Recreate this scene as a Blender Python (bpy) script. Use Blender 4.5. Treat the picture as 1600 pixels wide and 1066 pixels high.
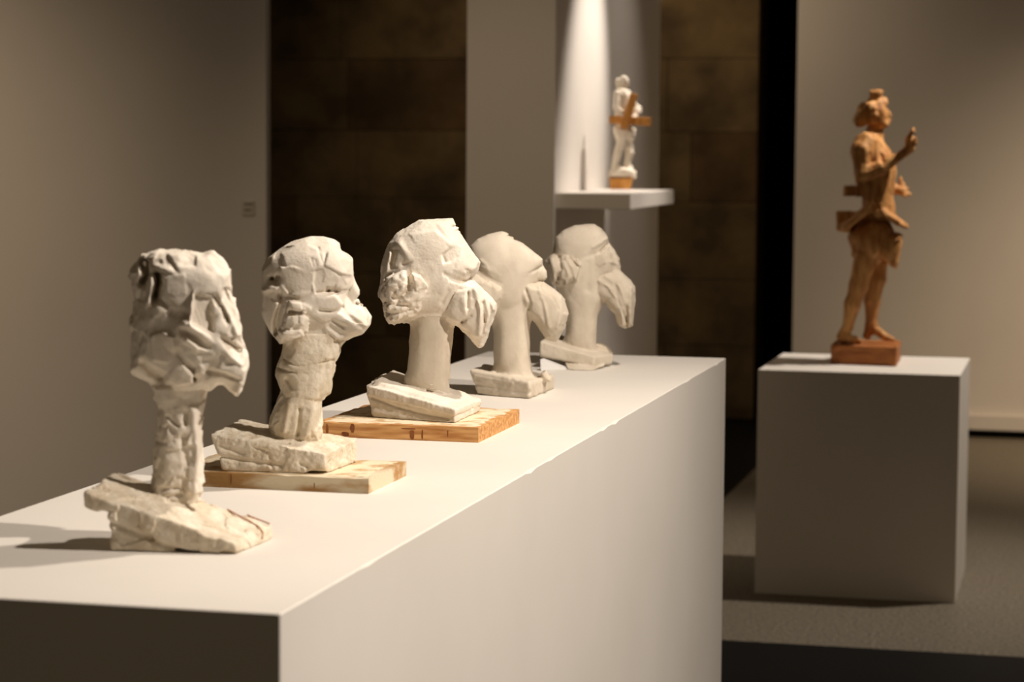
import bpy, math, random
import numpy as np
from mathutils import Vector, Matrix

for o in list(bpy.data.objects):
    bpy.data.objects.remove(o, do_unlink=True)
SC = bpy.context.scene
COL = SC.collection
RNG = np.random.default_rng(7)

# ------------------------------------------------------------------ camera
W, H = 1600, 1066
FPX, YAW, PITCH, ROLL = 3678.4, 0.2398, 0.0834, 0.0069
EYE = np.array([0.0, 0.0, 1.65])
cy_, sy_, cp_, sp_ = math.cos(YAW), math.sin(YAW), math.cos(PITCH), math.sin(PITCH)
FWD = np.array([-sy_ * cp_, cy_ * cp_, -sp_])
R0 = np.array([cy_, sy_, 0.0])
U0 = np.cross(R0, FWD)
RGT = R0 * math.cos(ROLL) + U0 * math.sin(ROLL)
UPV = -R0 * math.sin(ROLL) + U0 * math.cos(ROLL)
cd = bpy.data.cameras.new('camera')
cam = bpy.data.objects.new('camera', cd)
COL.objects.link(cam)
cam.matrix_world = Matrix(((RGT[0], UPV[0], -FWD[0], EYE[0]),
                           (RGT[1], UPV[1], -FWD[1], EYE[1]),
                           (RGT[2], UPV[2], -FWD[2], EYE[2]), (0, 0, 0, 1)))
cd.sensor_width = 36.0
cd.lens = FPX / W * 36.0
cd.clip_start = 0.05
cd.dof.use_dof = True
cd.dof.focus_distance = 4.35
cd.dof.aperture_fstop = 5.6
SC.camera = cam

# ------------------------------------------------------------------ world, light, exposure
wd = bpy.data.worlds.new('gallery_ambient')
SC.world = wd
wd.use_nodes = True
bg = wd.node_tree.nodes['Background']
bg.inputs[0].default_value = (1.0, 0.74, 0.48, 1)
bg.inputs[1].default_value = 0.075
SC.view_settings.view_transform = 'Standard'
SC.view_settings.look = 'None'
SC.view_settings.gamma = 1.0
SC.view_settings.use_curve_mapping = False
SC.view_settings.exposure = 0.0
WARM = (1.0, 0.87, 0.71)


def spot(name, loc, target, watts, cone, blend, radius=0.04, color=WARM):
    ld = bpy.data.lights.new(name, 'SPOT')
    ld.energy = watts
    ld.spot_size = math.radians(cone)
    ld.spot_blend = blend
    ld.shadow_soft_size = radius
    ld.color = color
    o = bpy.data.objects.new(name, ld)
    COL.objects.link(o)
    o.location = loc
    d = Vector(target) - Vector(loc)
    o.rotation_euler = d.to_track_quat('-Z', 'Y').to_euler()
    return o


# track spots above the right of the long plinth, over the statue, the shelf and along the walls; added fills for pillar and passage
KEY = (1.0, 0.885, 0.78)
AMBER = (1.0, 0.76, 0.52)
spot('track_spot_plinth', (-0.1, 4.4, 3.6), (-1.2, 4.4, 1.1), 255, 100, 0.6, 0.05, KEY)
spot('track_spot_plinth', (1.3, 3.3, 3.3), (-1.2, 3.8, 1.1), 420, 80, 0.8, 0.05, KEY)
spot('track_spot_statue', (0.40, 9.12, 3.45), (-0.7, 8.9, 0.9), 345, 68, 0.9, 0.05, KEY)
spot('track_spot_shelf', (-1.1, 9.9, 3.45), (-2.03, 9.60, 1.8), 300, 33, 0.9, 0.03, KEY)
spot('track_spot_shelf', (-1.0, 10.5, 3.4), (-2.1, 10.0, 1.2), 34, 60, 0.9, 0.03, KEY)
spot('fill_spot_pillar', (-2.6, 5.6, 3.5), (-2.2, 9.0, 1.3), 100, 40, 0.9, 0.2, AMBER)  # unseen fill added to brighten the pillar's front face
spot('track_spot_left_wall', (-5.3, 6.4, 3.4), (-5.7, 9.0, 0.0), 200, 95, 1.0, 0.2, AMBER)
spot('track_spot_right_wall', (1.9, 11.2, 3.3), (1.4, 13.4, 0.0), 560, 95, 1.0, 0.2, AMBER)
spot('fill_spot_passage', (-3.0, 12.5, 3.4), (-2.5, 14.0, 1.3), 95, 140, 1.0, 0.2, AMBER)  # unseen dim fill added to lift the dark stone


# ------------------------------------------------------------------ pixel rays
def ray(px, py):
    return FWD + RGT * (px - W / 2) / FPX - UPV * (py - H / 2) / FPX


def atz(px, py, z):
    d = ray(px, py)
    return EYE + d * (z - EYE[2]) / d[2]


def aty(px, py, y):
    d = ray(px, py)
    return EYE + d * (y - EYE[1]) / d[1]


def atx(px, py, x):
    d = ray(px, py)
    return EYE + d * (x - EYE[0]) / d[0]


# ------------------------------------------------------------------ materials
def srgb(r, g, b):
    def f(c):
        c /= 255.0
        return c / 12.92 if c <= 0.04045 else ((c + 0.055) / 1.055) ** 2.4
    return (f(r), f(g), f(b), 1.0)


def mat(name, c1, c2=None, scale=8.0, rough=0.8, bump=0.0, bscale=60.0, detail=6.0, spec=0.3,
        stretch=(1, 1, 1), lo=0.35, hi=0.65, bdist=0.002):
    m = bpy.data.materials.new(name)
    m.use_nodes = True
    nt = m.node_tree
    bs = nt.nodes['Principled BSDF']
    bs.inputs['Roughness'].default_value = rough
    bs.inputs['Specular IOR Level'].default_value = spec
    tc = nt.nodes.new('ShaderNodeTexCoord')
    mp = nt.nodes.new('ShaderNodeMapping')
    mp.inputs['Scale'].default_value = stretch
    nt.links.new(tc.outputs['Object'], mp.inputs['Vector'])
    if c2 is None:
        bs.inputs['Base Color'].default_value = c1
    else:
        n = nt.nodes.new('ShaderNodeTexNoise')
        n.inputs['Scale'].default_value = scale
        n.inputs['Detail'].default_value = detail
        nt.links.new(mp.outputs[0], n.inputs['Vector'])
        r = nt.nodes.new('ShaderNodeValToRGB')
        r.color_ramp.elements[0].position = lo
        r.color_ramp.elements[1].position = hi
        r.color_ramp.elements[0].color = c1
        r.color_ramp.elements[1].color = c2
        nt.links.new(n.outputs['Fac'], r.inputs[0])
        nt.links.new(r.outputs[0], bs.inputs['Base Color'])
    if bump > 0:
        n2 = nt.nodes.new('ShaderNodeTexNoise')
        n2.inputs['Scale'].default_value = bscale
        n2.inputs['Detail'].default_value = 5.0
        nt.links.new(mp.outputs[0], n2.inputs['Vector'])
        b = nt.nodes.new('ShaderNodeBump')
        b.inputs['Strength'].default_value = bump
        b.inputs['Distance'].default_value = bdist
        nt.links.new(n2.outputs['Fac'], b.inputs['Height'])
        nt.links.new(b.outputs[0], bs.inputs['Normal'])
    return m


M = {}
M['plinth'] = mat('white_plinth_paint', srgb(222, 216, 206), srgb(226, 220, 210), 3, 0.6, 0.08, 300, bdist=0.0004)
M['wall'] = mat('white_wall_paint', srgb(214, 208, 200), srgb(219, 213, 205), 1.5, 0.75, 0.08, 120, bdist=0.0006)
M['plaster'] = mat('raw_plaster', srgb(216, 205, 188), srgb(230, 221, 206), 26, 0.85, 0.45, 190, bdist=0.0016, spec=0.2)
M['plaster_rough'] = mat('crumbly_plaster', srgb(205, 190, 165), srgb(232, 222, 203), 34, 0.9, 0.7, 160, bdist=0.0026, spec=0.2)
M['plaster_smooth'] = mat('smooth_plaster', srgb(194, 182, 163), srgb(209, 198, 180), 18, 0.8, 0.3, 150, bdist=0.0012, spec=0.2)
M['pine'] = mat('pine_board', srgb(176, 120, 66), srgb(220, 170, 110), 14, 0.7, 0.4, 60, stretch=(1, 7, 9), bdist=0.0012)
M['pine_dusty'] = mat('dusty_board', srgb(170, 130, 80), srgb(214, 200, 172), 9, 0.85, 0.5, 70, stretch=(1, 2, 3), bdist=0.0012, lo=0.4, hi=0.55)
M['dust'] = mat('plaster_dust', srgb(190, 160, 118), srgb(226, 210, 180), 30, 0.95, 0.5, 200, lo=0.38, hi=0.5)
M['stain'] = mat('brown_stain', srgb(116, 66, 34), srgb(146, 88, 48), 60, 0.7)
M['rust'] = mat('rusty_wire', srgb(168, 106, 60), srgb(190, 134, 88), 80, 0.8)
M['carved'] = mat('carved_wood', srgb(164, 108, 56), srgb(212, 160, 98), 10, 0.6, 0.2, 40, stretch=(5, 5, 1), bdist=0.002)
M['carved_base'] = mat('carved_base_wood', srgb(146, 88, 44), srgb(172, 108, 56), 10, 0.55, 0.3, 40, stretch=(1, 4, 6), bdist=0.002)
M['cross'] = mat('cross_wood', srgb(186, 124, 56), srgb(214, 156, 84), 14, 0.6, 0.2, 40, stretch=(4, 4, 1))
M['stone'] = mat('dark_sandstone', srgb(68, 55, 36), srgb(102, 85, 57), 3.5, 0.95, 0.6, 14, bdist=0.01)
M['stone2'] = mat('dark_sandstone_brown', srgb(60, 46, 29), srgb(88, 69, 44), 3.5, 0.95, 0.6, 14, bdist=0.01)
M['mortar'] = mat('dark_mortar', srgb(60, 46, 31), srgb(76, 60, 40), 20, 0.95)
M['floor'] = mat('speckled_concrete', srgb(88, 81, 69), srgb(128, 119, 102), 75, 0.5, 0.05, 400, detail=2, lo=0.4, hi=0.6, spec=0.4)
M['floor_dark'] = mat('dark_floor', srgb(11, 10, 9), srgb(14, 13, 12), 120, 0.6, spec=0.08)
M['black'] = mat('unlit_black', srgb(14, 13, 12), srgb(18, 17, 16), 10, 0.9)  # black colour stands in for shade in the passage and baseboard gap
M['label'] = mat('label_card', srgb(196, 190, 180), srgb(200, 194, 184), 10, 0.7)
M['ink'] = mat('label_ink', srgb(60, 55, 48), srgb(70, 64, 56), 40, 0.8)
M['wedge'] = mat('white_wedge', srgb(214, 212, 208), srgb(222, 220, 216), 10, 0.7)


# ------------------------------------------------------------------ object helpers
def tag(o, label=None, cat=None, group=None, kind=None):
    if label: o['label'] = label
    if cat: o['category'] = cat
    if group: o['group'] = group
    if kind: o['kind'] = kind
    return o


def link(name, me, m, parent=None):
    o = bpy.data.objects.new(name, me)
    COL.objects.link(o)
    if m is not None:
        me.materials.clear()
        me.materials.append(m)
    if parent is not None:
        o.parent = parent
    return o


def empty(name, loc, rz=0.0):
    o = bpy.data.objects.new(name, None)
    o.empty_display_size = 0.05
    COL.objects.link(o)
    o.location = loc
    o.rotation_euler = (0, 0, rz)
    return o


def np_mesh(name, verts, quads, smooth=True):
    me = bpy.data.meshes.new(name)
    nv, nq = len(verts), len(quads)
    k = quads.shape[1]
    me.vertices.add(nv)
    me.vertices.foreach_set('co', np.asarray(verts, np.float32).ravel())
    me.loops.add(nq * k)
    me.loops.foreach_set('vertex_index', np.asarray(quads, np.int32).ravel())
    me.polygons.add(nq)
    me.polygons.foreach_set('loop_start', np.arange(0, nq * k, k, dtype=np.int32))
    me.update(calc_edges=True)
    if smooth:
        me.polygons.foreach_set('use_smooth', np.ones(nq, bool))
    me.validate()
    return me


def hexmesh(name, c, bevel=0.0, seg=2):
    """c: 8 corners, bottom 4 counter-clockwise from above then top 4"""
    import bmesh
    bm = bmesh.new()
    v = [bm.verts.new(p) for p in c]
    for f in ((3, 2, 1, 0), (4, 5, 6, 7), (0, 1, 5, 4), (1, 2, 6, 5), (2, 3, 7, 6), (3, 0, 4, 7)):
        bm.faces.new([v[i] for i in f])
    bmesh.ops.recalc_face_normals(bm, faces=bm.faces)
    if bevel > 0:
        bmesh.ops.bevel(bm, geom=list(bm.edges), offset=bevel, segments=seg, affect='EDGES', profile=0.5)
    me = bpy.data.meshes.new(name)
    bm.to_mesh(me)
    bm.free()
    return me


def box(name, x0, x1, y0, y1, z0, z1, m, parent=None, bevel=0.0):
    c = [(x0, y0, z0), (x1, y0, z0), (x1, y1, z0), (x0, y1, z0),
         (x0, y0, z1), (x1, y0, z1), (x1, y1, z1), (x0, y1, z1)]
    return link(name, hexmesh(name, c, bevel), m, parent)


def tube(name, pts, r, m, parent=None, n=6):
    pts = [Vector(p) for p in pts]
    vs, fs = [], []
    for i, p in enumerate(pts):
        d = (pts[min(i + 1, len(pts) - 1)] - pts[max(i - 1, 0)]).normalized()
        a = d.cross(Vector((0, 0, 1)))
        if a.length < 1e-3: a = Vector((1, 0, 0))
        a.normalize()
        b = d.cross(a)
        for k in range(n):
            t = 2 * math.pi * k / n
            vs.append(p + (a * math.cos(t) + b * math.sin(t)) * r)
    for i in range(len(pts) - 1):
        for k in range(n):
            k2 = (k + 1) % n
            fs.append((i * n + k, i * n + k2, (i + 1) * n + k2, (i + 1) * n + k))
    fs.append(tuple(range(n - 1, -1, -1)))
    fs.append(tuple((len(pts) - 1) * n + k for k in range(n)))
    me = bpy.data.meshes.new(name)
    me.from_pydata(vs, [], fs)
    for p in me.polygons: p.use_smooth = True
    return link(name, me, m, parent)


# ================================================================== the setting
PH = 1.10                      # long plinth height
WY = 9.0                       # partition line with the doorway gap
PX0 = aty(728.5, 300, WY)[0]   # pillar left edge
PX1 = aty(866, 300, WY)[0]     # pillar corner
PFAR = atx(1029, 300, PX1)[1]
LX = aty(422.5, 300, WY + 0.05)[0]      # right end of the left wall
RX = aty(1242, 300, 13.62)[0]
RY = 13.62
SX = aty(1181, 400, 14.08)[0]

S = lambda o: tag(o, kind='structure')
# floor
fx0, fx1, fy0, fy1 = -9.0, 6.0, -2.0, 18.0
bx0, by0 = -1.63, 7.72
S(box('floor', bx0, fx1, by0, fy1, -0.1, 0.0, M['floor']))
S(box('floor_dark_area', fx0, fx1, fy0, by0, -0.1, 0.0, M['floor_dark']))  # near-black floor in front of the paler slab
S(box('floor_dark_area', fx0, bx0, by0, fy1, -0.1, 0.0, M['floor_dark']))  # near-black floor left of the paler slab
# walls
S(box('wall_left', -9.0, LX, WY, WY + 0.05, 0, 3.6, M['wall']))
S(box('wall_middle', PX0, PX1, WY, PFAR, 0, 3.6, M['wall']))
S(box('wall_right', RX, 6.0, RY, RY + 0.3, 0.10, 3.6, M['wall']))
bb = S(box('baseboard_right', RX, 6.0, RY - 0.04, RY, 0.045, 0.130, M['wall'], bevel=0.003))
S(box('gap_shade_1', RX + 0.02, 6.0, RY + 0.01, RY + 0.2, 0.0, 0.10, M['black']))  # black strip painting in the shade under the baseboard
S(box('wall_passage', -9.0, 6.0, 17.6, 17.8, 0, 3.6, M['black']))  # end wall coloured black for the unlit passage
S(box('ceiling_blocker', -9.0, 6.0, WY + 0.05, 18.0, 3.6, 3.75, M['stone2']))  # unseen, covers only the back; added to keep the passage dark
# old stone wall behind, laid in big blocks
wb = S(box('wall_back', -9.0, SX - 0.01, 14.10, 14.5, 0, 3.6, M['mortar']))
random.seed(4)
zc = 0.0
row = 0
while zc < 3.5:
    hh = [0.44, 0.40, 0.47, 0.42][row % 4]
    x = SX
    first = [0.55, 0.95, 0.7, 0.4][row % 4]
    while x > -7.2:
        ww = first if x == SX else random.uniform(0.6, 1.05)
        dz = random.uniform(-0.012, 0.0)
        box('stone_block', x - ww + 0.0015, x - 0.0015, 14.085 + dz * 0.5, 14.12, zc + 0.0015, min(zc + hh, 3.6) - 0.0015,
            random.choice([M['stone'], M['stone'], M['stone2']]), wb, 0.004)
        x -= ww
    zc += hh
    row += 1

# label on the left wall
a = aty(379, 314, WY); b = aty(398, 337, WY)
lb = box('wall_label', a[0], b[0], WY - 0.006, WY - 0.0005, b[2], a[2], M['label'], None, 0.001)
tag(lb, 'small square caption card on the grey wall left of the doorway', 'label')
for k, (p, q) in enumerate(((0.22, 0.9), (0.62, 0.75))):
    zz = a[2] + (b[2] - a[2]) * p
    box('text_line', a[0] + 0.010, a[0] + (b[0] - a[0]) * q, WY - 0.0066, WY - 0.0058, zz - 0.0025, zz + 0.0025, M['ink'], lb)

# ------------------------------------------------------------------ long plinth
import bmesh
qx1, qw, qy0, ql = -0.9073, 0.6368, 2.578, 3.4743


def plinth_mesh(x0, x1, y0, y1, z1, seed, chips):
    """box with softly broken edges and a few chips along the right top edge"""
    rs = random.Random(seed)
    ys = [y0, y0 + 0.002] + [y0 + 0.002 + (y1 - y0 - 0.004) * i / chips for i in range(1, chips)] + [y1 - 0.002, y1]
    vs, fs = [], []
    for i, y in enumerate(ys):
        end = i in (0, len(ys) - 1)
        r = rs.random()
        a = 0.0 if end else (0.0045 * rs.random() if r > 0.93 else 0.0004 * r)
        c = 0.0015 if end else 0.0
        e = 0.0016 + a
        vs += [(x0 + c, y, 0), (x1 - c, y, 0), (x1 - c, y, z1 - 0.012), (x1 - c, y, z1 - e - c), (x1 - e - c, y, z1 - c),
               (x1 - 0.012, y, z1 - c), (x0 + 0.002 + c, y, z1 - c), (x0 + c, y, z1 - 0.002 - c)]
    n = 8
    for i in range(len(ys) - 1):
        for k in range(n):
            k2 = (k + 1) % n
            fs.append((i * n + k, i * n + k2, (i + 1) * n + k2, (i + 1) * n + k))
    fs.append(tuple(range(n)))
    fs.append(tuple((len(ys) - 1) * n + k for k in range(n)))
    me = bpy.data.meshes.new('plinth')
    me.from_pydata(vs, [], fs)
    bm = bmesh.new()
    bm.from_mesh(me)
    bmesh.ops.recalc_face_normals(bm, faces=bm.faces)
    bm.to_mesh(me)
    bm.free()
    return me


pl = link('display_plinth', plinth_mesh(qx1 - qw, qx1, qy0, qy0 + ql, PH, 3, 90), M['plinth'])
tag(pl, 'long waist-high white display plinth carrying the row of plaster heads', 'plinth')
sx0, sw, sy0, sl, sh = -1.1667, 0.7308, 8.5798, 0.7255, 0.8317
pd = link('display_plinth', plinth_mesh(sx0, sx0 + sw, sy0, sy0 + sl, sh, 5, 12), M['plinth'])
tag(pd, 'square white pedestal block standing on the floor under the carved wooden statue', 'plinth')

# ------------------------------------------------------------------ wall shelf
shz = aty(985, 303, WY)[2]
shb = aty(985, 328, WY)[2]
shx = aty(985.5, 303, WY + 0.02)[0]
shy1 = atx(1053, 296, shx)[1]
sh_o = box('wall_shelf', PX1 - 0.0, shx, WY + 0.02, shy1, shb, shz, M['wall'], None, 0.004)
tag(sh_o, 'thick white shelf projecting from the side of the spotlit pillar', 'shelf')


# ================================================================== sculpting in a signed field
def poly_sdf(P, X, Z):
    P = np.asarray(P, np.float32)
    d = np.full(X.shape, 1e9, np.float32)
    s = np.ones(X.shape, np.float32)
    n = len(P)
    for i in range(n):
        a, b = P[i], P[i - 1]
        ex, ez = b[0] - a[0], b[1] - a[1]
        wx, wz = X - a[0], Z - a[1]
        t = np.clip((wx * ex + wz * ez) / max(ex * ex + ez * ez, 1e-12), 0, 1)
        bx, bz = wx - ex * t, wz - ez * t
        d = np.minimum(d, bx * bx + bz * bz)
        c1, c2, c3 = Z >= a[1], Z < b[1], ex * wz > ez * wx
        fl = (c1 & c2 & c3) | (~c1 & ~c2 & ~c3)
        s = np.where(fl, -s, s)
    return s * np.sqrt(d)


def vnoise(p, scale, rng, n=32):
    """smooth value noise, -1..1, p is (k,3)"""
    L = rng.uniform(-1, 1, (n, n, n)).astype(np.float32)
    q = p / scale + 500.0
    i = np.floor(q).astype(np.int32)
    f = (q - i).astype(np.float32)
    f = f * f * (3 - 2 * f)
    i0, i1 = i % n, (i + 1) % n
    r = 0
    for dx in (0, 1):
        wx = f[:, 0] if dx else 1 - f[:, 0]
        ix = i1[:, 0] if dx else i0[:, 0]
        for dy in (0, 1):
            wy = f[:, 1] if dy else 1 - f[:, 1]
            iy = i1[:, 1] if dy else i0[:, 1]
            for dz in (0, 1):
                wz = f[:, 2] if dz else 1 - f[:, 2]
                iz = i1[:, 2] if dz else i0[:, 2]
                r = r + wx * wy * wz * L[ix, iy, iz]
    return r


class Sculpt:
    """a signed field on a grid in a frame turned to face along the line of sight;
    outlines are given where they stand on the plane through the piece's middle"""

    def __init__(self, cx, cy, z0, size, h, seed=1):
        self.c = np.array([cx, cy, z0])
        v = np.array([cx, cy]) / math.hypot(cx, cy)
        self.v = np.array([v[0], v[1], 0.0])
        self.u = np.array([v[1], -v[0], 0.0])
        self.rz = math.atan2(self.u[1], self.u[0])
        self.h = h
        (u0, u1), (v0, v1), (z0_, z1) = size
        self.U = np.arange(u0, u1 + h, h, dtype=np.float32)
        self.V = np.arange(v0, v1 + h, h, dtype=np.float32)
        self.Z = np.arange(z0_, z1 + h, h, dtype=np.float32)
        self.F = np.full((len(self.U), len(self.V), len(self.Z)), 1.0, np.float32)
        self.L = np.zeros(self.F.shape, np.uint8)
        self.names = []
        self.gain = 1.0
        self.rng = np.random.default_rng(seed)
        self.X2, self.Z2 = np.meshgrid(self.U, self.Z, indexing='ij')

    def loc(self, p):
        d = np.asarray(p) - self.c
        return np.array([d @ self.u, d @ self.v, d[2]])

    def p2(self, px, py):
        d = ray(px, py)
        t = ((self.c - EYE) @ self.v) / (d @ self.v)
        q = self.loc(EYE + d * t)
        return q[0], q[2]

    def p2v(self, px, py, v):
        d = ray(px, py)
        t = ((self.c + self.v * v - EYE) @ self.v) / (d @ self.v)
        return self.loc(EYE + d * t)

    def lab(self, n):
        if n not in self.names: self.names.append(n)
        return self.names.index(n)

    def add(self, f, label, k=0.0):
        i = self.lab(label)
        self.L = np.where(f < self.F, np.uint8(i), self.L)
        if k > 0:
            hh = np.clip(0.5 + 0.5 * (f - self.F) / k, 0, 1)
            self.F = f * (1 - hh) + self.F * hh - k * hh * (1 - hh)
        else:
            self.F = np.minimum(self.F, f)
        self.F = self.F.astype(np.float32)

    def poly2(self, pts):
        return poly_sdf([self.p2(*p) for p in pts], self.X2, self.Z2)

    def blur2(self, d, sig):
        n = int(3 * sig / self.h) + 1
        x = np.arange(-n, n + 1)
        k = np.exp(-0.5 * (x * self.h / sig) ** 2)
        k = (k / k.sum()).astype(np.float32)
        for ax in (0, 1):
            p = np.pad(d, [(n, n) if a == ax else (0, 0) for a in (0, 1)], mode='edge')
            r = np.zeros_like(d)
            for i, w in enumerate(k):
                sl = [slice(None)] * 2
                sl[ax] = slice(i, i + d.shape[ax])
                r += w * p[tuple(sl)]
            d = r
        return d

    def soft(self, d):
        """ease the inner creases of an outline field without moving the outline"""
        for sig in (0.004, 0.009, 0.016):
            b = self.blur2(d, sig)
            w = np.clip(-d / (2.2 * sig), 0, 1)
            w = w * w * (3 - 2 * w)
            d = d * (1 - w) + b * w
        return d

    def puff(self, pts, T, R, label, vc=0.0, k=0.0, ret=False, T2=None):
        """outline in the picture plane, rounded away to half-thickness T (T2 on the far side)"""
        d2 = self.soft(self.poly2(pts))
        vv = self.V - vc
        TT = np.where(vv < 0, T, T2 or T)
        a = np.abs(vv) / TT
        s = R * (1 - np.sqrt(np.maximum(0, 1 - np.minimum(a, 1) ** 2))) + np.maximum(0, np.abs(vv) - TT)
        q = np.array([self.p2(*p) for p in pts])
        mg = 0.03
        su = slice(*np.searchsorted(self.U, [q[:, 0].min() - mg, q[:, 0].max() + mg]))
        sz = slice(*np.searchsorted(self.Z, [q[:, 1].min() - mg, q[:, 1].max() + mg]))
        sv = slice(*np.searchsorted(self.V, [vc - T - mg, vc + (T2 or T) + mg]))
        f = d2[su, sz][:, None, :] + s[sv][None, :, None].astype(np.float32)
        if ret: return f
        self.blend(f, (su, sv, sz), label, k)

    def blend(self, f, ix, label, k):
        i = self.lab(label)
        sub, ls = self.F[ix], self.L[ix]
        self.L[ix] = np.where(f < sub, np.uint8(i), ls)
        if k > 0:
            hh = np.clip(0.5 + 0.5 * (f - sub) / k, 0, 1)
            self.F[ix] = f * (1 - hh) + sub * hh - k * hh * (1 - hh)
        else:
            self.F[ix] = np.minimum(sub, f)

    def plate(self, pts, T, label, vc=0.0, k=0.0, rnd=0.003):
        d = self.poly2(pts)[:, None, :] + rnd
        a = (np.abs(self.V - vc) - T + rnd)[None, :, None]
        f = np.minimum(np.maximum(d, a), 0) + np.sqrt(np.maximum(d, 0) ** 2 + np.maximum(a, 0) ** 2) - rnd
        self.add(f.astype(np.float32), label, k)

    def cone(self, a, ra, b, rb, label, k=0.0):
        """round cone between (px,py,v) points"""
        A, B = self.p2v(*a), self.p2v(*b)
        lo = np.minimum(A, B) - max(ra, rb) - 0.03
        hi = np.maximum(A, B) + max(ra, rb) + 0.03
        su = slice(*np.searchsorted(self.U, [lo[0], hi[0]]))
        sv = slice(*np.searchsorted(self.V, [lo[1], hi[1]]))
        sz = slice(*np.searchsorted(self.Z, [lo[2], hi[2]]))
        X = self.U[su][:, None, None] - A[0]
        Y = self.V[sv][None, :, None] - A[1]
        Z = self.Z[sz][None, None, :] - A[2]
        D = B - A
        t = np.clip((X * D[0] + Y * D[1] + Z * D[2]) / max(D @ D, 1e-12), 0, 1)
        f = np.sqrt((X - D[0] * t) ** 2 + (Y - D[1] * t) ** 2 + (Z - D[2] * t) ** 2) - (ra + (rb - ra) * t)
        i = self.lab(label)
        sub = self.F[su, sv, sz]
        ls = self.L[su, sv, sz]
        self.L[su, sv, sz] = np.where(f < sub, np.uint8(i), ls)
        if k > 0:
            hh = np.clip(0.5 + 0.5 * (f - sub) / k, 0, 1)
            self.F[su, sv, sz] = f * (1 - hh) + sub * hh - k * hh * (1 - hh)
        else:
            self.F[su, sv, sz] = np.minimum(sub, f)

    def hexa(self, c, label, k=0.0, rnd=0.0, ret=False):
        """convex block from 8 world corners (bottom 4, top 4)"""
        c = np.array([self.loc(p) for p in c])
        m = c.mean(0)
        f = None
        for q in ((0, 1, 2, 3), (4, 5, 6, 7), (0, 1, 5, 4), (1, 2, 6, 5), (2, 3, 7, 6), (3, 0, 4, 7)):
            p = c[list(q)]
            o = p.mean(0)
            n = np.linalg.svd(p - o)[2][2]
            if n @ (o - m) < 0: n = -n
            g = (self.U[:, None, None] - o[0]) * n[0] + (self.V[None, :, None] - o[1]) * n[1] + (self.Z[None, None, :] - o[2]) * n[2]
            if f is None: f = g
            elif rnd > 0:
                hh = np.clip(0.5 - 0.5 * (g - f) / rnd, 0, 1)
                f = g * (1 - hh) + f * hh + rnd * hh * (1 - hh)
            else: f = np.maximum(f, g)
        if ret: return f.astype(np.float32)
        self.add(f.astype(np.float32), label, k)

    def detail(self, items, only=None, back=0.6):
        """relief strokes: ('s', pts, width_px, amp) ridge/groove lines, ('p', poly, edge_px, amp, gx, gz) tilted planes"""
        s = abs(self.p2(801, 500)[0] - self.p2(800, 500)[0])
        D = np.zeros(self.X2.shape, np.float32)
        for it in items:
            if it[0] == 's':
                P = [self.p2(*q) for q in it[1]]
                d = np.full(D.shape, 1e9, np.float32)
                for a, b in zip(P[:-1], P[1:]):
                    ex, ez = b[0] - a[0], b[1] - a[1]
                    wx, wz = self.X2 - a[0], self.Z2 - a[1]
                    t = np.clip((wx * ex + wz * ez) / max(ex * ex + ez * ez, 1e-12), 0, 1)
                    d = np.minimum(d, (wx - ex * t) ** 2 + (wz - ez * t) ** 2)
                w = it[2] * s
                D += it[3] * np.exp(-d / (w * w))
            else:
                d = self.poly2(it[1])
                w = np.clip(0.5 - d / (it[2] * s), 0, 1)
                c = np.mean([self.p2(*q) for q in it[1]], axis=0)
                D += w * (it[3] + it[4] * (self.X2 - c[0]) + it[5] * (self.Z2 - c[1]))
        wv = np.where(self.V < 0, 1.0, back).astype(np.float32)
        dd = self.gain * D[:, None, :] * wv[None, :, None]
        if only is not None:
            ok = np.isin(self.L, [self.lab(n) for n in only])
            dd = dd * ok
        self.F = (self.F - dd).astype(np.float32)

    def band(self, only=None, w=0.016):
        m = np.abs(self.F) < w
        if only is not None: m &= np.isin(self.L, [self.lab(n) for n in only])
        idx = np.nonzero(m)
        p = np.stack([self.U[idx[0]], self.V[idx[1]], self.Z[idx[2]]], 1)
        return idx, p

    def facets(self, size, amp, tilt=0.1, only=None, step=0.15):
        """flat knife-cut planes: each patch follows the tangent plane at its seed, slightly tilted"""
        idx, p = self.band(only)
        if len(p) == 0: return
        near = np.nonzero(np.abs(self.F[idx]) < self.h)[0]
        n = int(len(near) * self.h ** 2 / (size * size * 2)) + 4
        pick = near[self.rng.integers(0, len(near), n)]
        seeds = p[pick]
        gi = [np.clip(idx[a][pick], 2, self.F.shape[a] - 3) for a in range(3)]
        g = np.stack([self.F[gi[0] + 2, gi[1], gi[2]] - self.F[gi[0] - 2, gi[1], gi[2]],
                      self.F[gi[0], gi[1] + 2, gi[2]] - self.F[gi[0], gi[1] - 2, gi[2]],
                      self.F[gi[0], gi[1], gi[2] + 2] - self.F[gi[0], gi[1], gi[2] - 2]], 1)
        g /= np.linalg.norm(g, axis=1)[:, None] + 1e-9
        f0 = self.F[idx][pick]
        g = g + self.rng.normal(0, tilt, (n, 3))
        g = (g / np.linalg.norm(g, axis=1)[:, None]).astype(np.float32)
        off = (f0 + self.rng.uniform(-1, 1, n) * amp * step).astype(np.float32)
        ss = (seeds ** 2).sum(1)
        warp = p + 0.10 * size * np.stack([vnoise(p, size * 0.6, self.rng) for _ in range(3)], 1)
        F0 = self.F[idx]
        out = np.empty(len(p), np.float32)
        for a in range(0, len(p), 40000):
            q = warp[a:a + 40000].astype(np.float32)
            j = np.argmin(ss[None] - 2 * q @ seeds.T, 1)
            pl_ = ((p[a:a + 40000] - seeds[j]) * g[j]).sum(1) + off[j]
            out[a:a + 40000] = np.clip(pl_ - F0[a:a + 40000], -amp, amp)
        self.F[idx] = F0 + out

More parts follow.
